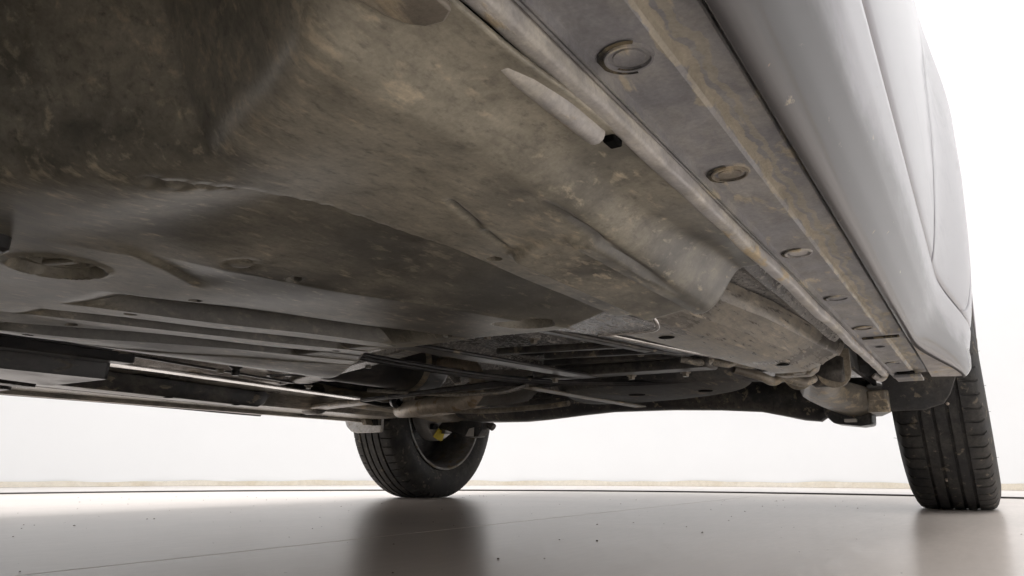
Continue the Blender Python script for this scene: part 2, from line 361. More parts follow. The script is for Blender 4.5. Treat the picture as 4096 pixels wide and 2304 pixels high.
# --- right undertray: pressed plastic sheet with ribs, channels, fastener holes
def snap_axis(lo, hi, step): return np.linspace(lo, hi, int(round((hi - lo) / step)) + 1)
def interp(x, pts):
    p = np.array(pts); return np.interp(x, p[:, 0], p[:, 1])
HOLES = [(.575, .392, .0055), (.436, .35, .006), (.321, .356, .0055), (.229, .36, .0055), (.146, .356, .0055), (.085, .350, .005),
         (.392, .590, .005), (.313, .598, .005), (.233, .598, .005)]
def tray_z(X, Y):
    q = X - .345 * (Y - .6)
    z = interp(X, [(.055, .216), (.066, .2145), (.072, .2138), (.085, .2132), (.105, .2142), (.135, .2168), (.155, .2185), (.52, .219), (.72, .219)])
    # shallow slope between the oblique plate (edge q=.516) and the step along x=.565
    xl = interp(Y, [(.05, .47), (.175, .509), (.22, .538), (.264, .553), (.35, .565), (.61, .564)])
    qx = .516 + .345 * (Y - .6)
    t = np.clip((X - qx) / np.maximum(xl - qx, .004), 0, 1)
    z = z + (.0125 * t * (1 - ss(-.0015, .0015, X - xl)) + .0045 * ss(-.0015, .0015, X - xl)) * ss(.19, .26, Y)
    # crisp crevice where the step begins
    z = z + .007 * np.exp(-((X - xl) / .0025) ** 2) * np.exp(-((Y - .205) / .022) ** 2)
    # oblique channels
    def chan(q0, q1, ys, d):
        e = .0012
        return d * ss(q0 - e, q0 + e, q) * (1 - ss(q1 - e, q1 + e, q)) * ss(ys - .03, ys + .03, Y + .12 * (q - .3))
    z = z + (chan(.326, .395, .335, .015) + chan(.257, .290, .325, .016) + chan(.184, .219, .315, .016)) * (1 - ss(.570, .592, Y))
    # the flats between the channels lean slightly
    for q0, q1, sl in ((.395, .516, .02), (.290, .326, .035), (.219, .257, .035), (.135, .184, .035)):
        z = z - sl * (np.clip(q, q0, q1) - (q0 + q1) / 2) * ss(q0 - .002, q0 + .002, q) * (1 - ss(q1 - .002, q1 + .002, q)) * ss(.32, .40, Y)
    # forward plate carrying the round recess: a shallow curved edge behind it
    xc = interp(Y, [(.22, .418), (.25, .405), (.29, .385), (.33, .362), (.36, .34)])
    z = z + .003 * ss(-.002, .002, X - xc) * (1 - ss(.0, .05, X - xc)) * ss(.23, .28, Y) * (1 - ss(.31, .335, Y))
    # raised pad with curved front edge (y ~ .385) between x=.594 and x=.634
    pf = .375 + .012 * ((X - .62) / .03) ** 2
    on = ss(-.004, .006, Y - pf)
    tilt = np.clip((X - .594) / .038, 0, 1)
    z = z + on * np.where((X > .585) & (X < .65), -.0065 * ss(.586, .594, X) * (1 - tilt), 0)
    z = z - on * .005 * ss(.632, .637, X) * (1 - ss(.645, .657, X))
    # narrow crevice in front of the pad
    cx = .613 - .22 * (Y - .294)
    z = z + .003 * np.exp(-((X - cx) / .0022) ** 2) * ss(.285, .295, Y) * (1 - ss(.325, .335, Y)) + .002 * np.exp(-((X - cx) / .0018) ** 2) * ss(.335, .345, Y) * (1 - ss(.37, .38, Y))
    # outer flank that rises towards the sill, deeper to the rear
    fx = .655 + .004 * np.sin(Y * 9)
    hgt = .004 + .025 * ss(.22, .60, Y)
    z = z + .0035 * np.exp(-((X - fx + .002) / .0028) ** 2) * ss(.30, .36, Y) * (1 - ss(.46, .58, Y))
    z = z + hgt * ss(fx, fx + .028, X) + .009 * ss(.655, .703, X) * (1 - ss(.30, .42, Y))
    # round recess with the fastener plate
    d = np.hypot(X - .333, Y - .245); z = z + .009 * (1 - ss(.0255, .0272, d)) - .0014 * np.exp(-((d - .029) / .0016) ** 2)
    d = np.hypot(X - .433, Y - .308); z = z + .0016 * np.exp(-((d - .009) / .0015) ** 2)
    # drain opening near the rear edge
    z = z + .014 * (1 - ss(.94, 1.0, np.hypot((X - .491) / .025, (Y - .570 - .3 * (X - .491)) / .021)))
    # the sheet bends up at the front, standing in for a cast shadow
    yb = interp(X, [(.2, .08), (.38, .11), (.45, .145), (.50, .165), (.56, .188), (.62, .165), (.69, .132), (.72, .12)])
    z = z + 2.1 * np.maximum(0, np.sqrt((yb - Y) ** 2 + .006 ** 2) + (yb - Y)) / 2
    # slight waviness of a thin sheet
    z = z + .0003 * np.sin(X * 41 + Y * 17) + .0002 * np.sin(Y * 53 - X * 23)
    return z
ps = np.concatenate([np.linspace(.066, .135, 30)[:-1], np.linspace(.135, .40, 190)[:-1], np.linspace(.40, .512, 50)[:-1], np.linspace(.512, .556, 36)[:-1], np.linspace(.556, .7065, 92)])
ys = np.concatenate([np.linspace(-.25, .07, 40)[:-1], snap_axis(.07, .606, .0022)])
Pg, Y = np.meshgrid(ps, ys)
yend = interp(ps, [(.055, .70), (.066, .722), (.076, .739), (.092, .736), (.108, .728), (.165, .692), (.211, .656), (.245, .626), (.262, .616), (.40, .612), (.52, .607), (.71, .604)])[None]
Y = np.where(Y > .45, .45 + (Y - .45) * (yend - .45) / .156, Y)
X = np.maximum(Pg + .345 * (np.minimum(Y, .61) - .6) * (1 - ss(.516, .560, Pg)), .066 + 2e-5 * np.arange(len(ps))[None])
Z = tray_z(X, Y)
for hx, hy, hr in HOLES:
    d = np.hypot(X - hx, Y - hy); k = np.maximum(d, 1e-6)
    mk = np.abs(d - hr) < .0013
    X = np.where(mk, hx + (X - hx) * hr / k, X); Y = np.where(mk, hy + (Y - hy) * hr / k, Y)
    Z = np.where(d < hr - .0012, Z + .012, Z)
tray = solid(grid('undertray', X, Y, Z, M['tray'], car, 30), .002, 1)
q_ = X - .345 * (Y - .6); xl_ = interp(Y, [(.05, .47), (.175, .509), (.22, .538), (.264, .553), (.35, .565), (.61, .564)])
bare_and_shade_ = ss(.508, .526, q_) * (1 - ss(-.004, .002, X - xl_)) * (1 - ss(.05, .10, xl_ - X)) * ss(.20, .32, Y) * .68
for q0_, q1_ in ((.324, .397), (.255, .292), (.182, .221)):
    bare_and_shade_ = np.maximum(bare_and_shade_, ss(q0_ - .002, q0_ + .001, q_) * (1 - ss(q1_ - .001, q1_ + .002, q_)) * ss(.31, .38, Y) * (1 - ss(.575, .595, Y)))  # channels: dust-free plastic, with their shade also put into the colour
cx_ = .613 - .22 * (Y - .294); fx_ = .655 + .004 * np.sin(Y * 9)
bare_and_shade_ = np.maximum(bare_and_shade_, 1.15 * np.exp(-((X - cx_) / .0017) ** 2) * ss(.285, .295, Y) * (1 - ss(.365, .38, Y)))  # dark crevice lines: shade of a narrow slit put into the colour
bare_and_shade_ = np.maximum(bare_and_shade_, 1.15 * np.exp(-((X - fx_ + .003) / (.0012 + .0028 * ss(.30, .42, Y) * (1 - ss(.46, .56, Y)))) ** 2) * ss(.29, .34, Y) * (1 - ss(.54, .60, Y)))
bare_and_shade_ = np.maximum(bare_and_shade_, 1.15 * np.exp(-((X - xl_) / .0022) ** 2) * ss(.165, .18, Y) * (1 - ss(.25, .28, Y)))
tray.data.attributes.new('bare_and_shade', 'FLOAT', 'POINT').data.foreach_set('value', bare_and_shade_.astype(np.float32).ravel())
tray['label'] = 'mud-spattered pressed plastic undertray beside the right sill'
for hx, hy, hr in HOLES:
    lathe('fastener_hole', [(0, .0001), (0, hr * 1.25)], (hx, hy, float(tray_z(np.array(hx), np.array(hy))) + .009), M['hole'], tray, 12, 'z')
# fastener plate inside the round recess
pl = lathe('fastener_plate', [(.0, .0001), (.0, .011), (.002, .0135), (.004, .014)], (.334, .246, .2235), M['muddy_steel'], tray, 24, 'z')
pl2 = lathe('fastener_ring', [(.004, .017), (.0, .0185), (.0, .022), (.004, .0235)], (.333, .245, .2235), M['tray'], tray, 32, 'z')
bar('fastener_slot', (.322, .242, .2222), (.345, .25, .2222), .006, .003, M['tray'], tray, bv=.001)
lathe('rubber_stop', [(-.012, .0001), (-.012, .006), (-.010, .0085), (0, .009), (.012, .0095)], (.368, .191, .222), M['black_plastic'], tray, 20, 'z')

# --- right sill: pinch weld, flat underside with plugs, step and seam
YS = [-.12 + i * (1.44 + .12) / 60 for i in range(61)]
sill = extrude('sill', [(.7125, .262), (.713, .2475), (.7135, .2447), (.7147, .2447), (.7151, .2468), (.7158, .2444), (.7168, .2444), (.7174, .2492),
                        (.7185, .2495), (.7425, .2495), (.7443, .2512), (.7455, .2538), (.7475, .254), (.7625, .2535), (.7632, .2545), (.7636, .262), (.7675, .263)],
               YS, M['sill'], car, sharp=20)
sill['label'] = 'dusty flat underside of the right sill with round plugs'
YF = [-.12 + i * (1.345 + .12) / 80 for i in range(81)]
fl = extrude('pinch_weld', [(.7035, .262), (.7035, .2405), (.7042, .2388), (.7056, .238), (.711, .238), (.7122, .2386), (.7126, .240), (.7126, .262)], YF, M['flange'], car,
             shift=lambda y: (0.0007 * math.sin(y * 23), .0006 * math.sin(y * 31) + .0004 * math.sin(y * 71)), sharp=50)
box('body_seam', .7636, .7676, -.12, 1.44, .2595, .2625, M['seal'], sill, 0)
for i, y in enumerate([.2515, .392, .573, .749, .928, 1.262]):
    r = .0112
    p = empty('plug', (.7295, y, .2495), car)
    lathe('cap', [(-.0008, .0001), (-.0008, .0062), (.0012, .0068), (.0012, .0082), (-.0014, .0088), (-.0014, .0098), (.0006, .0104)], (.7295, y, .2495), M[('sill', 'muddy_steel', 'flange', 'sill', 'muddy_steel', 'sill')[i]], p, 28, 'z')
    lathe('rim_gap', [(-.0004, .0096), (-.0006, .0127)], (.7295, y, .2494), M['seal'], p, 28, 'z', a0=(95, 120, 80, 105, 90, 130)[i], a1=(300, 275, 290, 250, 310, 280)[i])
    lathe('rim_gap', [(-.0016, .0066), (-.0016, .0078)], (.7295, y, .2494), M['seal'], p, 28, 'z', a0=70 + 8 * i, a1=150 + 5 * i)
lathe('drain_slot', [(-.0006, .0001), (-.0006, .006)], (.7300, 1.086, .2495), M['seal'], sill, 16, 'z')
box('sill_joint', .7186, .7600, 1.000, 1.006, .2470, .2500, M['seal'], sill, .001)
# rear closing of the sill with its jacking slot
prism('sill_end_plate', [(.716, .249), (.762, .253), (.80, .30), (.79, .36), (.70, .36), (.70, .27)], M['sill'], car, lambda a, b_, s: (a, 1.437 + .004 * s, b_), 1)
box('jacking_slot', .722, .748, 1.385, 1.405, .2472, .2505, M['hole'], sill, .001)
box('jacking_plate', .7165, .757, 1.40, 1.47, .2415, .2465, M['sill'], sill, .001)
# clip bar and tab between undertray and pinch weld
tube('clip_bar', [(.6965, .196, .2385), (.6972, .225, .2382), (.6976, .262, .238), (.6978, .287, .238)], [.0052, .0056, .0054, .0048], M['flange'], car, 12, 5)
prism('tray_tab', [(.675, .08), (.6865, .155), (.689, .163), (.694, .168), (.701, .169), (.7065, .165), (.7085, .08)], M['muddy_steel'], car, lambda a, b_, s: (a, b_, .2285 + .003 * s), 1, .001)
box('clip_slot', .6985, .7045, .292, .302, .2362, .25, M['hole'], car, .001)
box('clip_slot', .6960, .7035, .1815, .1925, .2362, .25, M['hole'], car, .001)

# --- painted body side, built panel by panel with shut lines between
XC = -.07
PROF = [(.248, .8375), (.252, .8425), (.262, .851), (.28, .8605), (.30, .8668), (.327, .8715), (.3335, .8715), (.36, .8765), (.40, .8815), (.45, .886), (.50, .889), (.60, .892), (.72, .8905), (.82, .880), (.92, .858), (.97, .845)]
_pz = np.array([p[0] for p in PROF]); _px = np.array([p[1] for p in PROF])
def side_x(Yv, Zv):
    z = np.asarray(Zv, float); y = np.asarray(Yv, float)
    s = np.interp(z, _pz, _px)
    s = s + .030 * ss(1.02, 1.50, y) * (1 - ss(.70, .90, z)) * (1 + .55 * (1 - ss(.248, .30, z))) - .05 * ss(2.7, 3.2, y) ** 2
    s = s + .012 * (1 - ss(-.9, -.3, y)) * ss(.29, .42, z) - .06 * (1 - ss(-1.25, -.75, y)) ** 2
    return s
def zdense(a, b_, n):
    return np.linspace(a, b_, n)
def panel(name, yf, z0, z1, nz, ny, side, mat=None, t=.004):
    """yf(z) -> (y0, y1)"""
    zz = zdense(z0, z1, nz); X = np.zeros((nz, ny)); Y = np.zeros_like(X); Zg = np.zeros_like(X)
    for i, z in enumerate(zz):
        y0, y1 = yf(z); Y[i] = np.linspace(y0, y1, ny); Zg[i] = z
    d = side_x(Y, Zg); e = np.zeros_like(d); e[0] = e[-1] = .0015; e[:, 0] = e[:, -1] = .0015
    X = XC + side * (d - e)
    o = grid(name, X, Y, Zg, mat or M['paint'], car, 60)
    return solid(o, t, -1 if side < 0 else 1)
AF, AZ = 2.22, .31
def arch_half(z, ry=.70, rz=.40, zc=.262):
    t = np.clip((z - zc) / rz, -1, 1); return ry * math.sqrt(max(0, 1 - t * t))
def rear_edge(z):
    return float(np.interp(z, [.3335, .336, .342, .352, .37, .40, .46, .56, .97], [1.325, 1.352, 1.378, 1.40, 1.425, 1.455, 1.50, 1.55, 1.58]))
for side in (1, -1):
    panel('sill_moulding', lambda z: (-.02, min(AF - arch_half(max(z, .262)) - .75 * max(0, .275 - z) , 1.53)), .2485, .3275, 26, 120, side)
    panel('front_door', lambda z: (-.02, .9945), .3335, .97, 60, 90, side)
    panel('rear_door', lambda z: (1.0005, rear_edge(z)), .3335, .97, 80, 60, side)
    panel('rear_quarter', lambda z: (rear_edge(z) + .007 + .010 * max(0, 1 - (z - .333) / .12), AF - arch_half(z)), .3335, .662, 60, 40, side)
    panel('rear_quarter_upper', lambda z: (rear_edge(z) + .009, 3.15), .662, .97, 24, 60, side)
    panel('rear_corner', lambda z: (AF + arch_half(z) * .62, 3.15), .42, .662, 30, 40, side)
    panel('front_fender', lambda z: (-1.2, -.43 - arch_half(z) * .62), .26, .662, 30, 30, side)
    panel('front_fender_upper', lambda z: (-1.2, -.026), .662, .97, 20, 60, side)
    panel('front_fender_rear', lambda z: (-.43 + arch_half(z) * .60, -.026), .26, .662, 30, 20, side)
    # dark cavity behind the shut lines
    xi = XC + side * .845
    mesh('inner_panel', [(xi, -.1, .345), (xi, 1.42, .345), (xi - side * .02, 1.62, .66), (xi - side * .02, 1.62, .95), (xi, -.1, .95)], [(0, 1, 2, 3, 4)], M['black_plastic'], car)
for side in (1, -1):
    yy = np.linspace(-.02, 1.50, 90); tt = np.linspace(0, 1, 6)
    Yg, Tg = np.meshgrid(yy, tt); xe = side_x(Yg, 0 * Yg + .2485) - .001
    grid('sill_moulding_underside', XC + side * (.8372 + (xe - .8372) * Tg), Yg, .2505 - .0018 * Tg, M['flange'], car, 60)
# greenhouse, bonnet, tail: closes the car above the beltline
def loft(name, secs, mat, sharp=40):
    vs, fs = [], []; n = len(secs[0])
    for s_ in secs: vs += s_
    for i in range(len(secs) - 1):
        for k in range(n - 1): fs.append((i * n + k, i * n + k + 1, (i + 1) * n + k + 1, (i + 1) * n + k))
    return mesh(name, vs, fs, mat, car, True, sharp)
def sec(y, h, wt, wb=.845, zb=.97): return [(XC - wb, y, zb), (XC - (wb + wt) / 2, y, (zb + h) / 2), (XC - wt, y, h - .03), (XC - wt * .6, y, h), (XC, y, h + .012), (XC + wt * .6, y, h), (XC + wt, y, h - .03), (XC + (wb + wt) / 2, y, (zb + h) / 2), (XC + wb, y, zb)]
loft('roof', [sec(.1, 1.02, .66), sec(.55, 1.38, .58), sec(.9, 1.46, .56), sec(1.6, 1.46, .56), sec(2.1, 1.38, .57), sec(2.75, 1.03, .66)], M['paint'])
loft('bonnet', [sec(-1.2, .74, .6, .79, .62), sec(-.9, .90, .7, .83, .80), sec(.1, 1.00, .7, .845, .969)], M['paint'])
loft('boot_lid', [sec(2.72, 1.01, .7, .845, .969), sec(3.1, .99, .68, .80, .95), sec(3.2, .86, .6, .78, .75)], M['paint'])
def fascia(name, y, d, z0, z1):
    vs, fs = [], []; n = 24
    for k in range(n + 1):
        t = -1 + 2 * k / n; x = XC + t * .84; yy = y + d * (1 - abs(t) ** 3) * .18
        for z in (z0, (z0 + z1) / 2, z1): vs.append((x, yy - (d * .05 if z == z0 else 0), z))
    for k in range(n):
        for j in range(2): fs.append((3 * k + j, 3 * k + j + 1, 3 * k + 4 + j, 3 * k + 3 + j))
    solid(mesh(name, vs, fs, M['paint'], car, True, 60), .004)
fascia('front_bumper', -1.2, -1, .17, .76); fascia('rear_bumper', 3.15, 1, .42, .95)
for side in (1, -1):
    f = 1 if side > 0 else -1
    for y0, y1 in ((.25, .98), (1.02, 1.75)):
        xa = XC + side * .835; xb = XC + side * .635
        mesh('side_window', [(xa, y0, .985), (xa, y1, .985), (xb, y1 - (.12 if y1 > 1.5 else 0), 1.36), (xb, y0 + (.3 if y0 < .5 else 0), 1.36)], [(0, 1, 2, 3)], M['glass'], car)

# --- floor pan behind the undertrays
def pan_z(X, Y):
    z = interp(X, [(-.86, .29), (-.36, .285), (-.30, .34), (-.24, .385), (-.02, .40), (.10, .385), (.135, .34), (.16, .284), (.45, .282), (.62, .288), (.70, .292)])
    def rib(x0, w_, d, ya, yb): return d * np.exp(-((X - x0) / w_) ** 4) * ss(ya, ya + .05, Y) * (1 - ss(yb - .05, yb, Y))
    for x0, ya, yb in ((.225, .62, .93), (.285, .60, 1.06), (.345, .66, 1.10)):
        z = z + rib(x0 + .10 * (Y - .9), .013, .017, ya, yb)
    for x0 in (-.44, -.53, -.62): z = z + rib(x0, .02, .009, .7, 1.25)
    z = z - .009 * np.exp(-((X - .655) / .007) ** 2) * ss(.6, .7, Y)
    z = z - .0016 * np.exp(-((np.hypot(X - .205, (Y - 1.08) / 1.5) - .03) / .004) ** 2)
    z = z + .06 * ss(1.22, 1.32, Y)
    z = z + .0008 * np.sin(X * 57 + Y * 31)
    return z
X, Y = np.meshgrid(snap_axis(-.86, .702, .004), snap_axis(.45, 1.95, .006))
fp = grid('floor_pan', X, Y, pan_z(X, Y), M['floor_pan'], car, 45)
fp['label'] = 'dark undercoated floor pan behind the undertray'
lathe('floor_hole', [(0, .0001), (0, .022), (.001, .0235)], (.205, 1.08, .2815), M['hole'], fp, 28, 'z')
X, Y = np.meshgrid(np.linspace(-.86, .71, 30), np.linspace(-1.1, .5, 20)); grid('front_floor', X, Y, .30 + 0 * X, M['floor_pan'], car)
X, Y = np.meshgrid(np.linspace(-.86, .71, 30), np.linspace(1.93, 3.1, 20)); grid('rear_floor', X, Y, .36 + .05 * ss(2.4, 3.0, Y), M['floor_pan'], car)
# unseen shield added low under the nose to block light from the front
X, Y = np.meshgrid(np.linspace(-.72, .60, 40), np.linspace(-1.18, -.12, 30)); solid(grid('added_shade_shield', X, Y, .175 + .03 * ss(-.5, -.12, Y), M['black_plastic'], car), .003)
mesh('rear_bulkhead', [(-.86, 1.925, .30), (.70, 1.925, .34), (.70, 1.925, .62), (-.86, 1.925, .62)], [(0, 1, 2, 3)], M['floor_pan'], car)
# aluminium tunnel shield lining the left of the tunnel
tun = extrude('tunnel_shield', [(-.385, .258), (-.36, .262), (-.345, .275), (-.30, .278), (-.285, .287), (-.23, .289), (-.215, .281), (-.15, .283), (-.135, .293), (-.04, .296), (.03, .292), (.045, .284), (.09, .280), (.11, .270), (.140, .268)],
              [.25, .5, .8, 1.0, 1.04], M['alu'], car, sharp=25)
# --- right longitudinal rail
def rail(side, y0=.52, y1=1.31):
    n = 40; prof = [(-.004, .282), (-.001, .249), (.002, .2455), (.006, .245), (.055, .2452), (.068, .2472), (.0695, .2458), (.074, .2490), (.094, .2555), (.0955, .2545), (.101, .2585), (.125, .268), (.128, .2665), (.135, .276), (.138, .286)]
    vs, fs = [], []
    for i in range(n + 1):
        y = y0 + (y1 - y0) * i / n; xl = .4825 + .146 * (y - .778)
        lift = .03 * max(0, (y - (y1 - .04)) / .04) ** 2
        for x, z in prof:
            xx = xl + x * (1 - .25 * max(0, (y - .9) / .4))
            if side < 0: xx = -.14 - xx
            vs.append((xx, y, z + lift))
    m_ = len(prof)
    for i in range(n):
        for k in range(m_ - 1): fs.append((i * m_ + k, i * m_ + k + 1, (i + 1) * m_ + k + 1, (i + 1) * m_ + k))
    return mesh('longitudinal_rail', vs, fs, M['rail' if side > 0 else 'dark_steel'], car, True, 40)
rr_ = rail(1); rl_ = rail(-1)
for hx, hy in ((.516, .78), (.524, .848), (.589, 1.165)):
    lathe('rail_hole', [(-.0005, .0001), (-.0005, .009), (.001, .0105)], (hx, hy, .2448), M['hole'], rr_, 20, 'z')
for hx, hy in ((-.66, 1.0), (-.69, 1.2)):
    lathe('rail_hole', [(-.0005, .0001), (-.0005, .009), (.001, .0105)], (hx, hy, .2448), M['hole'], rl_, 20, 'z')

# --- brake and fuel lines in a plastic channel, running along the floor
for k in range(5):
    x0 = .372 + .0165 * k; y0, y1 = .58, 1.04 + .03 * k
    f = lambda y: x0 + .215 * (y - .79)
    if k in (1, 3):
        tube('brake_line', [(f(y0), y0, .2615), (f(.8), .8, .2605), (f(y1), y1, .2615), (f(y1) + .015, y1 + .06, .268)], .0035, M['alu'] if k == 3 else M['dark_steel'], car, 10, 4)
    else:
        bar('line_cover', (f(y0), y0, .2655), (f(y1), y1, .2655), .0135, .011, M['black_plastic'], car, bv=.002)
for k in range(3):      # moulded clips where the lines leave the channel
    x = .47 + .028 * k; y = 1.16 + .035 * k
    tube('line_clip', [(x - .03, y - .02, .262), (x, y, .256), (x + .008, y + .012, .262), (x - .004, y + .03, .266), (x + .02, y + .05, .262)], .0055, M['rail'], car, 10, 6)

# --- shield flap hanging behind the undertray
fp_ = prism('shield_flap', [(.455, .60), (.455, .669), (.488, .734), (.540, .740), (.556, .73), (.563, .706), (.545, .60)], M['floor_pan'], car,
            lambda a, b_, s: (a, b_, .2335 + .0025 * s), 1, .001)
tube('flap_lip', [(.488, .7345, .2342), (.515, .738, .2342), (.542, .7405, .2342), (.556, .733, .2345), (.5625, .715, .237), (.562, .703, .242)], .0022, M['alu'], fp_, 8, 5)

# --- tunnel braces, resonator, stay bar
bar('tunnel_brace', (.172, .58, .252), (.252, 1.20, .252), .036, .006, M['dark_steel'], car, bv=.004)
bar('tunnel_crossbar', (.15, 1.20, .262), (.48, 1.18, .258), .05, .018, M['dark_steel'], car, bv=.005)
bar('tunnel_crossbar', (-.33, 1.06, .268), (.16, .86, .272), .035, .012, M['rail'], car, bv=.003)
res = lathe('resonator', [(-.17, .02), (-.165, .05), (-.15, .058), (.15, .058), (.165, .05), (.17, .02)], (-.205, 1.17, .315), M['black_plastic'], car, 40, 'y')
lathe('resonator_strap', [(-.01, .0595), (.01, .0595)], (-.205, 1.25, .315), M['muddy_steel'], car, 40, 'y')
bar('stay_bar', (-.32, 1.245, .2425), (.15, 1.20, .254), .016, .008, M['black_plastic'], car, .02, .014, bv=.003)
for k, (y, x0, x1) in enumerate(((.98, .20, .40), (1.06, .24, .44), (1.13, .20, .47))):
    bar('floor_rib', (x0, y, .272), (x1, y + .03, .270), .016, .010, M['dark_steel'], car, bv=.003)
for x, y, z in ((.30, .92, .274), (.26, .86, .275), (.39, 1.10, .272), (.17, 1.0, .266), (.21, 1.15, .247), (.34, 1.18, .247), (.43, 1.19, .247), (-.05, .96, .268), (-.28, .84, .262), (-.34, 1.1, .262)):
    lathe('floor_bolt', [(-.007, .0001), (-.007, .0052), (-.002, .006), (-.0015, .009), (0, .0092)], (x, y, z), M['muddy_steel'], car, 6, 'z', sharp=20)
for k, (dx, dz) in enumerate(((0, 0), (.016, .002))):
    tube('handbrake_cable', [(.05 + dx, .70, .256 + dz), (.075 + dx, .90, .250 + dz), (.10 + dx, 1.08, .249 + dz), (.17 + dx, 1.20, .246 + dz), (.30 + dx, 1.27, .243 + dz), (.44 + dx, 1.31, .247 + dz), (.53 + dx, 1.44, .252 + dz)], .0038, M['black_plastic'], car, 8, 6)
tube('fuel_pipe', [(.13, 1.19, .244), (.05, 1.235, .2395), (-.04, 1.25, .241), (-.14, 1.24, .246), (-.26, 1.19, .256)], .0042, M['rail'], car, 8, 6)
tube('wiring_loom', [(-.38, 1.30, .250), (-.36, 1.36, .242), (-.33, 1.40, .246), (-.29, 1.42, .239), (-.24, 1.41, .246), (-.20, 1.44, .240)], .005, M['black_plastic'], car, 8, 6)
prism('hanger_plate', [(-.40, .262), (-.385, .236), (-.33, .232), (-.30, .238), (-.285, .262)], M['muddy_steel'], car, lambda a, b_, s: (a, 1.38 + .004 * s, b_), 1, .001)
lathe('exhaust_hanger', [(-.008, .006), (-.01, .012), (0, .017), (.01, .012), (.008, .006)], (-.30, 1.33, .246), M['black_plastic'], car, 20, 'x')
# --- embossed heat shield and exhaust
n, mN = 50, 110; X = np.zeros((n, mN)); Y = np.zeros_like(X); Zg = np.zeros_like(X)
for i in range(n):
    for j in range(mN):
        t = j / (mN - 1); h = i / (n - 1)
        bmp = .0016 * math.sin(i * math.pi / 2.5) * math.sin(j * math.pi / 2.5)
        X[i, j] = -.135 + .215 * t + bmp * .4; Y[i, j] = 1.28 + .05 * math.sin(math.pi * t) + .16 * h - bmp; Zg[i, j] = .224 + .095 * h - bmp
grid('heat_shield', X, Y, Zg, M['foil'], car, 0)['label'] = 'bright dimpled heat shield foil beside the exhaust'
tube('exhaust_pipe', [(-.20, 1.30, .305), (-.12, 1.29, .315), (-.06, 1.285, .300), (-.045, 1.285, .262), (-.055, 1.285, .240), (-.085, 1.29, .2315), (-.19, 1.305, .2275), (-.27, 1.34, .2265), (-.36, 1.43, .235), (-.43, 1.7, .262), (-.44, 2.1, .335), (-.44, 2.6, .36)],
     [.016, .016, .0165, .0165, .017, .018, .018, .018, .019, .02, .022, .022], M['exhaust'], car, 18, 6)
tube('exhaust_bracket', [(-.46, 1.38, .262), (-.40, 1.42, .243), (-.35, 1.46, .238), (-.28, 1.48, .234), (-.16, 1.50, .229), (-.02, 1.50, .232), (.06, 1.49, .236)], .006, M['muddy_steel'], car, 10, 5)
prism('tunnel_bracket', [(-.30, .262), (-.285, .30), (-.25, .33), (-.17, .33), (-.165, .285), (-.185, .283), (-.2, .30), (-.235, .30), (-.245, .262)], M['alu'], car, lambda a, b_, s: (a, 1.395 + .006 * s, b_), 1)

# --- fuel tank shell with rounded rim
def blob(name, outline, zb, zt, mat, inset=.03, steps=6, bulge=.004):
    c = np.mean(np.array(outline), 0); vs, fs = [], []; n = len(outline)
    rings = []
    for k in range(steps + 1):
        a = math.pi / 2 * k / steps; rings.append((1 - inset * (1 - math.sin(a)) / .25, zb + (zt - zb) * .45 * (1 - math.cos(a))))
    rings = [(.02, zb - bulge), (.5, zb - bulge * .7)] + rings + [(1.0, zt)]
    for s_, z in rings:
        for x, y in outline: vs.append((c[0] + (x - c[0]) * s_, c[1] + (y - c[1]) * s_, z))
    for i in range(len(rings) - 1):
        for k in range(n): fs.append((i * n + k, i * n + (k + 1) % n, (i + 1) * n + (k + 1) % n, (i + 1) * n + k))
    return mesh(name, vs, fs, mat, car, True, 60)
def smooth_poly(P, it=3):
    for _ in range(it):
        Q = []
        for i in range(len(P)):
            a, b_ = np.array(P[i]), np.array(P[(i + 1) % len(P)]); Q += [tuple(.75 * a + .25 * b_), tuple(.25 * a + .75 * b_)]
        P = Q
    return P
tank = blob('fuel_tank', smooth_poly([(.50, 1.28), (.50, 1.42), (.41, 1.55), (.2, 1.66), (.0, 1.66), (.06, 1.45), (.12, 1.30), (.3, 1.25)], 3), .243, .33, M['guard'])
tank['label'] = 'shallow dusty fuel tank shell ahead of the rear axle'
for hx, hy, r in ((.39, 1.42, .013), (.25, 1.42, .016)):
    lathe('tank_recess', [(-.0006, .0001), (-.0006, r), (.001, r * 1.08)], (hx, hy, .2388), M['hole'], tank, 24, 'z')
bar('tank_strap', (.10, 1.24, .246), (.16, 1.66, .236), .03, .003, M['muddy_steel'], car)
tube('tank_hose', [(.48, 1.30, .262), (.515, 1.33, .25), (.53, 1.36, .243), (.545, 1.37, .25), (.57, 1.40, .243), (.585, 1.43, .252)], .008, M['muddy_steel'], car, 10, 6)
tube('cable', [(-.10, 1.36, .252), (.02, 1.40, .244), (.12, 1.40, .247), (.22, 1.30, .26), (.40, 1.20, .268)], .0045, M['black_plastic'], car, 8, 6)
tube('cable', [(.0, 1.35, .258), (.14, 1.30, .256), (.30, 1.24, .262), (.46, 1.14, .27)], .004, M['dark_steel'], car, 8, 6)

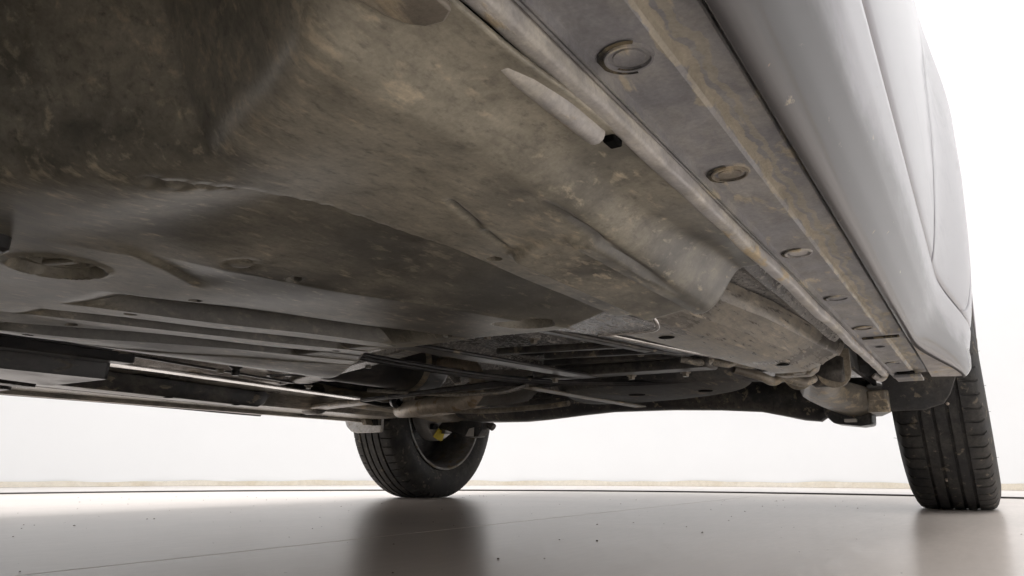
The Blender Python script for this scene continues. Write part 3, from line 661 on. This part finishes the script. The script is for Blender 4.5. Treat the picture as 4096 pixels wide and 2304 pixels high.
# --- rear axle beam: profile lofted across the car
secs = [(-.66, .262, .06), (-.58, .246, .055), (-.51, .245, .05), (-.40, .243, .05), (-.32, .247, .05), (-.20, .256, .045), (-.1, .262, .042), (.087, .260, .042), (.22, .254, .042), (.332, .245, .045), (.396, .230, .055), (.44, .219, .06), (.482, .214, .062), (.508, .231, .055), (.56, .225, .05), (.60, .222, .05)]
vs, fs = [], []; ns = 16
for x, zb, rad in secs:
    for k in range(ns):
        a = 2 * math.pi * k / ns; vs.append((x, 2.10 + rad * 1.1 * math.cos(a), zb + rad + rad * math.sin(a)))
for i in range(len(secs) - 1):
    for k in range(ns): fs.append((i * ns + k, i * ns + (k + 1) % ns, (i + 1) * ns + (k + 1) % ns, (i + 1) * ns + k))
mesh('rear_axle_beam', vs, fs, M['dark_steel'], car, True, 60)
def trailing_arm(side):
    f = (lambda x: x) if side > 0 else (lambda x: -.14 - x)
    pts = [(.59, 1.50, .272, .030, .026), (.565, 1.62, .262, .034, .026), (.545, 1.75, .262, .045, .028), (.555, 1.90, .262, .055, .034), (.575, 2.05, .258, .055, .04), (.60, 2.22, .275, .05, .045)]
    vs, fs = [], []; ns = 14
    for x, y, z, rx, rz in pts:
        for k in range(ns):
            a = 2 * math.pi * k / ns; vs.append((f(x) + rx * math.cos(a), y, z + rz * math.sin(a) + (.03 if side < 0 else 0)))
    for i in range(len(pts) - 1):
        for k in range(ns): fs.append((i * ns + k, i * ns + (k + 1) % ns, (i + 1) * ns + (k + 1) % ns, (i + 1) * ns + k))
    fs += [tuple(range(ns)), tuple(range((len(pts) - 1) * ns, len(pts) * ns))]
    o = mesh('trailing_arm', vs, fs, M['muddy_steel'], car, True, 60)
    lathe('bushing', [(-.03, .008), (-.03, .026), (-.024, .03), (.024, .03), (.03, .026), (.03, .008)], (f(.60), 1.50, .272), M['dark_steel'], o, 24, 'x')
    return o
ta = trailing_arm(1); trailing_arm(-1)
# pivot brackets ahead of the right wheel
def lug(x, y, zc, r, zt, t=.005, mat='muddy_steel'):
    poly = [(r * math.cos(a), zc + r * math.sin(a)) for a in np.linspace(math.pi, 2 * math.pi, 12)] + [(r, zt), (-r, zt)]
    return prism('pivot_lug', poly, M[mat], car, lambda a, b_, s: (x + a * .95, y + a * .3 + t * s, b_), 1, .001)
lug(.553, 1.46, .262, .026, .30); lug(.612, 1.48, .268, .03, .31)
box('rail_end_bracket', .575, .60, 1.27, 1.30, .244, .30, M['muddy_steel'], car, .006)
prism('rail_hook', [(.545, .247), (.56, .2435), (.60, .2435), (.612, .252), (.62, .275), (.612, .297), (.60, .30), (.603, .275), (.596, .256), (.55, .252)], M['rail'], car, lambda a, b_, s: (a, 1.30 + .03 * s, b_), 1)
prism('spring_cup', [(.50, .228), (.52, .205), (.58, .197), (.606, .20), (.608, .235), (.58, .26), (.50, .26)], M['dark_steel'], car, lambda a, b_, s: (a, 2.02 + .10 * s, b_), 1, .006)
box('spring_cup_tab', .548, .575, 2.00, 2.02, .206, .214, M['tag'], car, .001)
tube('arch_hook', [(.682, 1.44, .252), (.690, 1.445, .246), (.697, 1.445, .248), (.702, 1.445, .256)], .005, M['flange'], car, 10, 5)

# --- right wheel-arch liner edge that hangs ahead of the tyre
prism('arch_liner', [(.665, .213), (.735, .214), (.772, .226), (.785, .245), (.806, .295), (.815, .35), (.62, .36), (.62, .30), (.66, .28)], M['guard'], car,
      lambda a, b_, s: (a, 1.78 + .006 * s + .10 * max(0, .30 - b_), b_), 1, .002)
lin = []
for k in range(13):
    a = R(178 - k * 13); lin.append((2.22 + .44 * math.cos(a), .30 + .42 * math.sin(a)))
for side in (1, -1):
    f = (lambda x: x) if side > 0 else (lambda x: -.14 - x)
    vs = []; fs = []
    for y, z in lin: vs += [(f(.60), y, z), (f(.80), y, z)]
    for k in range(len(lin) - 1): fs.append((2 * k, 2 * k + 1, 2 * k + 3, 2 * k + 2))
    solid(mesh('arch_tunnel', vs, fs, M['guard'], car, True, 60), .003)
    prism('liner_front', [(f(.70), 1.46), (f(.79), 1.46), (f(.80), 1.80), (f(.64), 1.80)], M['guard'], car, lambda a, b_, s: (a, b_, .262 + .03 * (b_ - 1.46) / .34 + .003 * s), 1, .001)
box('liner_block', .630, .672, 1.765, 1.80, .211, .258, M['muddy_steel'], car, .004)
box('liner_block_rib', .634, .668, 1.755, 1.77, .236, .256, M['muddy_steel'], car, .003)

for side in (1, -1):
    xi = .615 if side > 0 else -.14 - .615
    box('arch_inner_wall', xi - .004, xi + .004, 1.50 if side > 0 else 1.15, 2.1, .265 if side < 0 else .30, .70, M['guard'], car, 0)
prism('added_shade_flap', [(.60, .34), (.60, .10), (.615, .075), (.86, .075), (.872, .10), (.86, .34)], M['guard'], car, lambda a, b_, s: (a, -.085 - .004 * s, b_), 1, .002)  # unseen flap added behind the camera to shade the front of the tray
prism('added_shade_flap', [(-.74, .34), (-.74, .10), (-.755, .075), (-1.0, .075), (-1.012, .10), (-1.0, .34)], M['guard'], car, lambda a, b_, s: (a, -.085 - .004 * s, b_), 1, .002)  # matching added flap on the far side, also unseen
# --- left side: tray, sill, mud flap
def ltray_z(X, Y):
    xm = -.14 - X; q = xm - .345 * (Y - .6)
    z = .2175 + .02 * ss(.5, .75, xm) + 0 * X
    for q0, q1 in ((.24, .275), (.31, .35), (.39, .43), (.47, .51)):
        z = z + .012 * ss(q0 - .003, q0 + .003, q) * (1 - ss(q1 - .003, q1 + .003, q))
    z = z + .05 * ss(-.226, -.219, X)
    return z
X, Y = np.meshgrid(snap_axis(-.80, -.214, .003), snap_axis(-.3, .61, .006))
Zt = ltray_z(X, Y); Y = Y - .06 * ss(-.22, -.60, X) * ss(.3, .61, Y) * 0
lt = solid(grid('undertray', X, Y, Zt, M['black_plastic'], car, 30), .002, 1)
lt['label'] = 'far undertray with its dark upright edge beside the tunnel'
box('tray_edge_bar', -.195, -.165, -.3, .612, .236, .2505, M['black_plastic'], car, .003)
mesh('tunnel_side_plate', [(-.222, -.3, .262), (-.222, .60, .262), (-.235, .60, .33), (-.235, -.3, .33)], [(0, 1, 2, 3)], M['black_plastic'], car)
lsill = extrude('sill', [(-.845, .29), (-.845, .242), (-.852, .241), (-.858, .2415), (-.859, .252), (-.885, .253), (-.905, .256), (-.9075, .262)], [-.1, .4, .8, 1.2, 1.5, 1.84], M['rail'], car)
lsill['label'] = 'far left sill edge against the white wall'
extrude('inner_sill', [(-.60, .286), (-.70, .284), (-.71, .262), (-.72, .252), (-.84, .2515)], [.5, .9, 1.3, 1.6, 1.84], M['rail'], car)
br = prism('sill_bracket', [(1.548, .27), (1.548, .2455), (1.655, .2475), (1.675, .27)], M['dark_steel'], car, lambda a, b_, s: (-.84 - .003 * s, a, b_), 1, .001)
for yy in (1.582, 1.63):
    lathe('bracket_hole', [(0, .0001), (0, .0035)], (-.8385, yy, .2535), M['tag'], br, 14, 'x')
bar('crossbar', (-.80, 1.52, .262), (-.36, 1.36, .256), .05, .012, M['muddy_steel'], car, bv=.004)
prism('mud_flap', [(-.965, .30), (-.96, .262), (-.945, .232), (-.925, .216), (-.90, .2105), (-.80, .2105), (-.795, .217), (-.793, .30)], M['greyplastic'], car, lambda a, b_, s: (a, 1.845 + .012 * s, b_), 1, .003)
for k in range(4):
    box('flap_rib', -.832 + .011 * k, -.8285 + .011 * k, 1.835, 1.848, .232, .252, M['guard'], car, .0008)
prism('flap_bracket', [(-.86, .27), (-.835, .27), (-.815, .232), (-.832, .232)], M['muddy_steel'], car, lambda a, b_, s: (a, 1.80 + .03 * s, b_), 1, .001)
# hanging stud and ring on the left floor
st_ = lathe('stud', [(-.006, .0001), (-.006, .006), (-.002, .007), (.004, .006), (.008, .011), (.018, .012), (.024, .013)], (-.2, .808, .248), M['black_plastic'], car, 18, 'z')
lathe('floor_ring', [(0, .040), (-.003, .044), (0, .05)], (-.30, 1.02, .268), M['dark_steel'], car, 36, 'z')
bar('floor_strip', (-.25, .60, .262), (-.33, 1.05, .262), .008, .004, M['black_plastic'], car)
bar('floor_strip', (-.34, .62, .258), (-.43, 1.35, .258), .03, .003, M['alu'], car)

# --- wheels
def tyre_mesh(name, c, mat, parent, side):
    # profile (axial from inner to outer, radius); grooves are real
    prof = [(-.078, .205), (-.092, .215), (-.1, .235), (-.1015, .258), (-.098, .278), (-.0905, .297), (-.084, .3065), (-.076, .312), (-.060, .3148),
            (-.0425, .3158), (-.042, .3095), (-.035, .3095), (-.0345, .3162), (-.0135, .317), (-.013, .3105), (-.006, .3105), (-.0055, .3172),
            (.0165, .3172), (.017, .3105), (.024, .3105), (.0245, .3168), (.042, .3162), (.0425, .3095), (.0505, .3095), (.051, .3155),
            (.066, .3146), (.078, .312), (.086, .3065), (.0925, .297), (.1, .278), (.1035, .258), (.102, .235), (.094, .215), (.08, .205)]
    nb = 66; cols = []
    for k in range(nb):
        for fr, dp in ((0, 0), (.80, 0), (.84, 1), (.96, 1)): cols.append(((k + fr) / nb * 2 * math.pi, dp))
    vs, fs = [], []; n = len(prof)
    for a, dp in cols:
        for ax, r in prof:
            sh = abs(ax) > .053 and r > .30
            aa = a + (.35 * (abs(ax) - .05) if sh else 0)
            rr2 = r - (.0045 if (dp and sh and r > .304) else 0)
            # contact patch
            y = c[1] + rr2 * math.cos(aa); z = c[2] + rr2 * math.sin(aa)
            cam_ = (z - c[2]) * -.028 * side
            x = c[0] + side * (ax * .94 - .003) + cam_
            if z < .002: z = .002 if r < .3125 else .0006
            vs.append((x, y, z))
    m_ = len(cols)
    for k in range(m_):
        k2 = (k + 1) % m_
        for j in range(n - 1): fs.append((k * n + j, k * n + j + 1, k2 * n + j + 1, k2 * n + j))
    return mesh(name, vs, fs, mat, parent, True, 30)
def wheel(cx, cy, side, detail=True):
    c = (cx, cy, .3105); wh = empty('wheel', c, car)
    ty = tyre_mesh('tyre', c, M['rubber'], wh, side)
    pr = [(-.080, .2075), (-.084, .214), (-.088, .2145), (-.089, .209), (-.080, .204), (-.07, .196), (-.05, .192), (.03, .185), (.07, .188), (.085, .205), (.09, .212), (.094, .213)]
    lathe('rim', [(side * a - 0, r) for a, r in pr], c, M['rim'], wh, 64, 'x')
    lathe('rim_lip', [(-side * .0895, .2085), (-side * .0915, .2125), (-side * .0905, .2165), (-side * .087, .2165)], c, M['rimlip'], wh, 64, 'x')
    for k in range(7):
        a = 2 * math.pi * k / 7
        s_, e_ = (cx + side * .066, cy + .03 * math.cos(a), c[2] + .03 * math.sin(a)), (cx + side * .078, cy + .19 * math.cos(a), c[2] + .19 * math.sin(a))
        bar('spoke', s_, e_, .05, .02, M['rim'], wh, .035, .016, bv=.004)
    lathe('wheel_disc', [(side * .045, .02), (side * .055, .12), (side * .05, .187)], c, M['black_plastic'], wh, 48, 'x')
    lathe('hub', [(side * .04, .02), (side * .06, .055), (side * .075, .05), (side * .08, .0001)], c, M['rim'], wh, 32, 'x')
    bp_ = lathe('brake_backing_plate', [(-side * .075, .02), (-side * .078, .06), (-side * .066, .105), (-side * .05, .114), (-side * .02, .114), (-side * .015, .02)], c, M['drum'], wh, 48, 'x')
    return wh, c
wr, cr = wheel(.752, 2.225, 1); wr['label'] = 'near rear wheel with dusty grooved tyre'
wl, cl = wheel(-.892, 2.20, -1); wl['label'] = 'far rear wheel seen from its inner side, dark and shaded'
wheel(.752, -.43, 1); wheel(-.892, -.43, -1)
# yellow paint mark and brake fittings on the far wheel's backing plate
def polar(c, x, a, r): return (c[0] + x, c[1] + r * math.cos(R(a)), c[2] + r * math.sin(R(a)))
vs = []; 
for k in range(9):
    a = -118 + 28 * k / 8
    for r in (.082, .1145): vs.append(polar(cl, .084 - (.012 if r > .1 else 0), a, r))
solid(mesh('paint_mark', vs, [(2 * k, 2 * k + 1, 2 * k + 3, 2 * k + 2) for k in range(8)], M['yellow'], wl), .002)
box('brake_fitting', cl[0] + .074, cl[0] + .092, cl[1] - .075, cl[1] - .050, cl[2] - .078, cl[2] - .058, M['dark_steel'], wl, .003)
box('brake_fitting', cl[0] + .074, cl[0] + .10, cl[1] - .02, cl[1] + .02, cl[2] - .09, cl[2] - .06, M['rim'], wl, .003)
lathe('stub_axle', [(.07, .0001), (.07, .035), (.09, .03), (.15, .03), (.24, .03)], cl, M['muddy_steel'], wl, 20, 'x')
prism('damper_mount', [(-.81, .24), (-.79, .262), (-.62, .258), (-.62, .23), (-.64, .205), (-.68, .203)], M['dark_steel'], car, lambda a, b_, s: (a, 2.16 + .05 * s, b_), 1, .003)
prism('mount_tag', [(-.683, .207), (-.65, .205), (-.648, .236), (-.668, .232)], M['tag'], car, lambda a, b_, s: (a, 2.15 + .004 * s, b_), 1, .001)
tube('damper_stub', [(-.635, 2.2, .258), (-.60, 2.2, .236)], .013, M['dark_steel'], car, 12, 2)
# stones pressed into the near tyre's grooves
for i, (ax, a, r) in enumerate([(.02, -166, .314), (-.038, -93, .3125), (.0, -94, .3125), (.046, -93, .313), (-.01, -130, .313)]):
    c_ = (cr[0] + ax - .028 * math.sin(R(a)) * .31, cr[1] + r * math.cos(R(a)), cr[2] + r * math.sin(R(a)))
    lathe('tread_stone', [(-.004, .0001), (-.003, .003), (0, .0045), (.003, .0035), (.0045, .0001)], c_, M['rock'], wr, 8, 'z')
# rubber vent hairs on the near tyre
for i, a in enumerate([172, 188, 200, 212, 224]):
    sgn = 1 if i != 3 else -1
    p0 = (cr[0] - .003 + sgn * .0925 - .028 * math.sin(R(a)) * .28, cr[1] + .275 * math.cos(R(a)), cr[2] + .275 * math.sin(R(a)))
    tube('vent_hair', [p0, (p0[0] + sgn * .008, p0[1] - .002, p0[2] + .001)], .0004, M['rubber'], wr, 5, 1)

# ------------------------------------------------------------------ grit on the turntable
vs, fs = [], []
for k in range(260):
    x = random.uniform(-1.9, 1.3); y = random.uniform(.35, 2.6); r = random.choice([.0009, .0012, .0016, .0022])
    b0 = len(vs); h = r * .8
    for j in range(5):
        a = 2 * math.pi * j / 5 + random.random(); vs.append((x + r * math.cos(a) * random.uniform(.6, 1.4), y + r * math.sin(a) * random.uniform(.6, 1.4), .0003))
    vs.append((x, y, h)); fs += [(b0 + j, b0 + (j + 1) % 5, b0 + 5) for j in range(5)]
g = mesh('floor_grit', vs, fs, M['grit']); g['kind'] = 'stuff'; g['label'] = 'tiny brown grit scattered on the grey turntable'; g['category'] = 'grit'
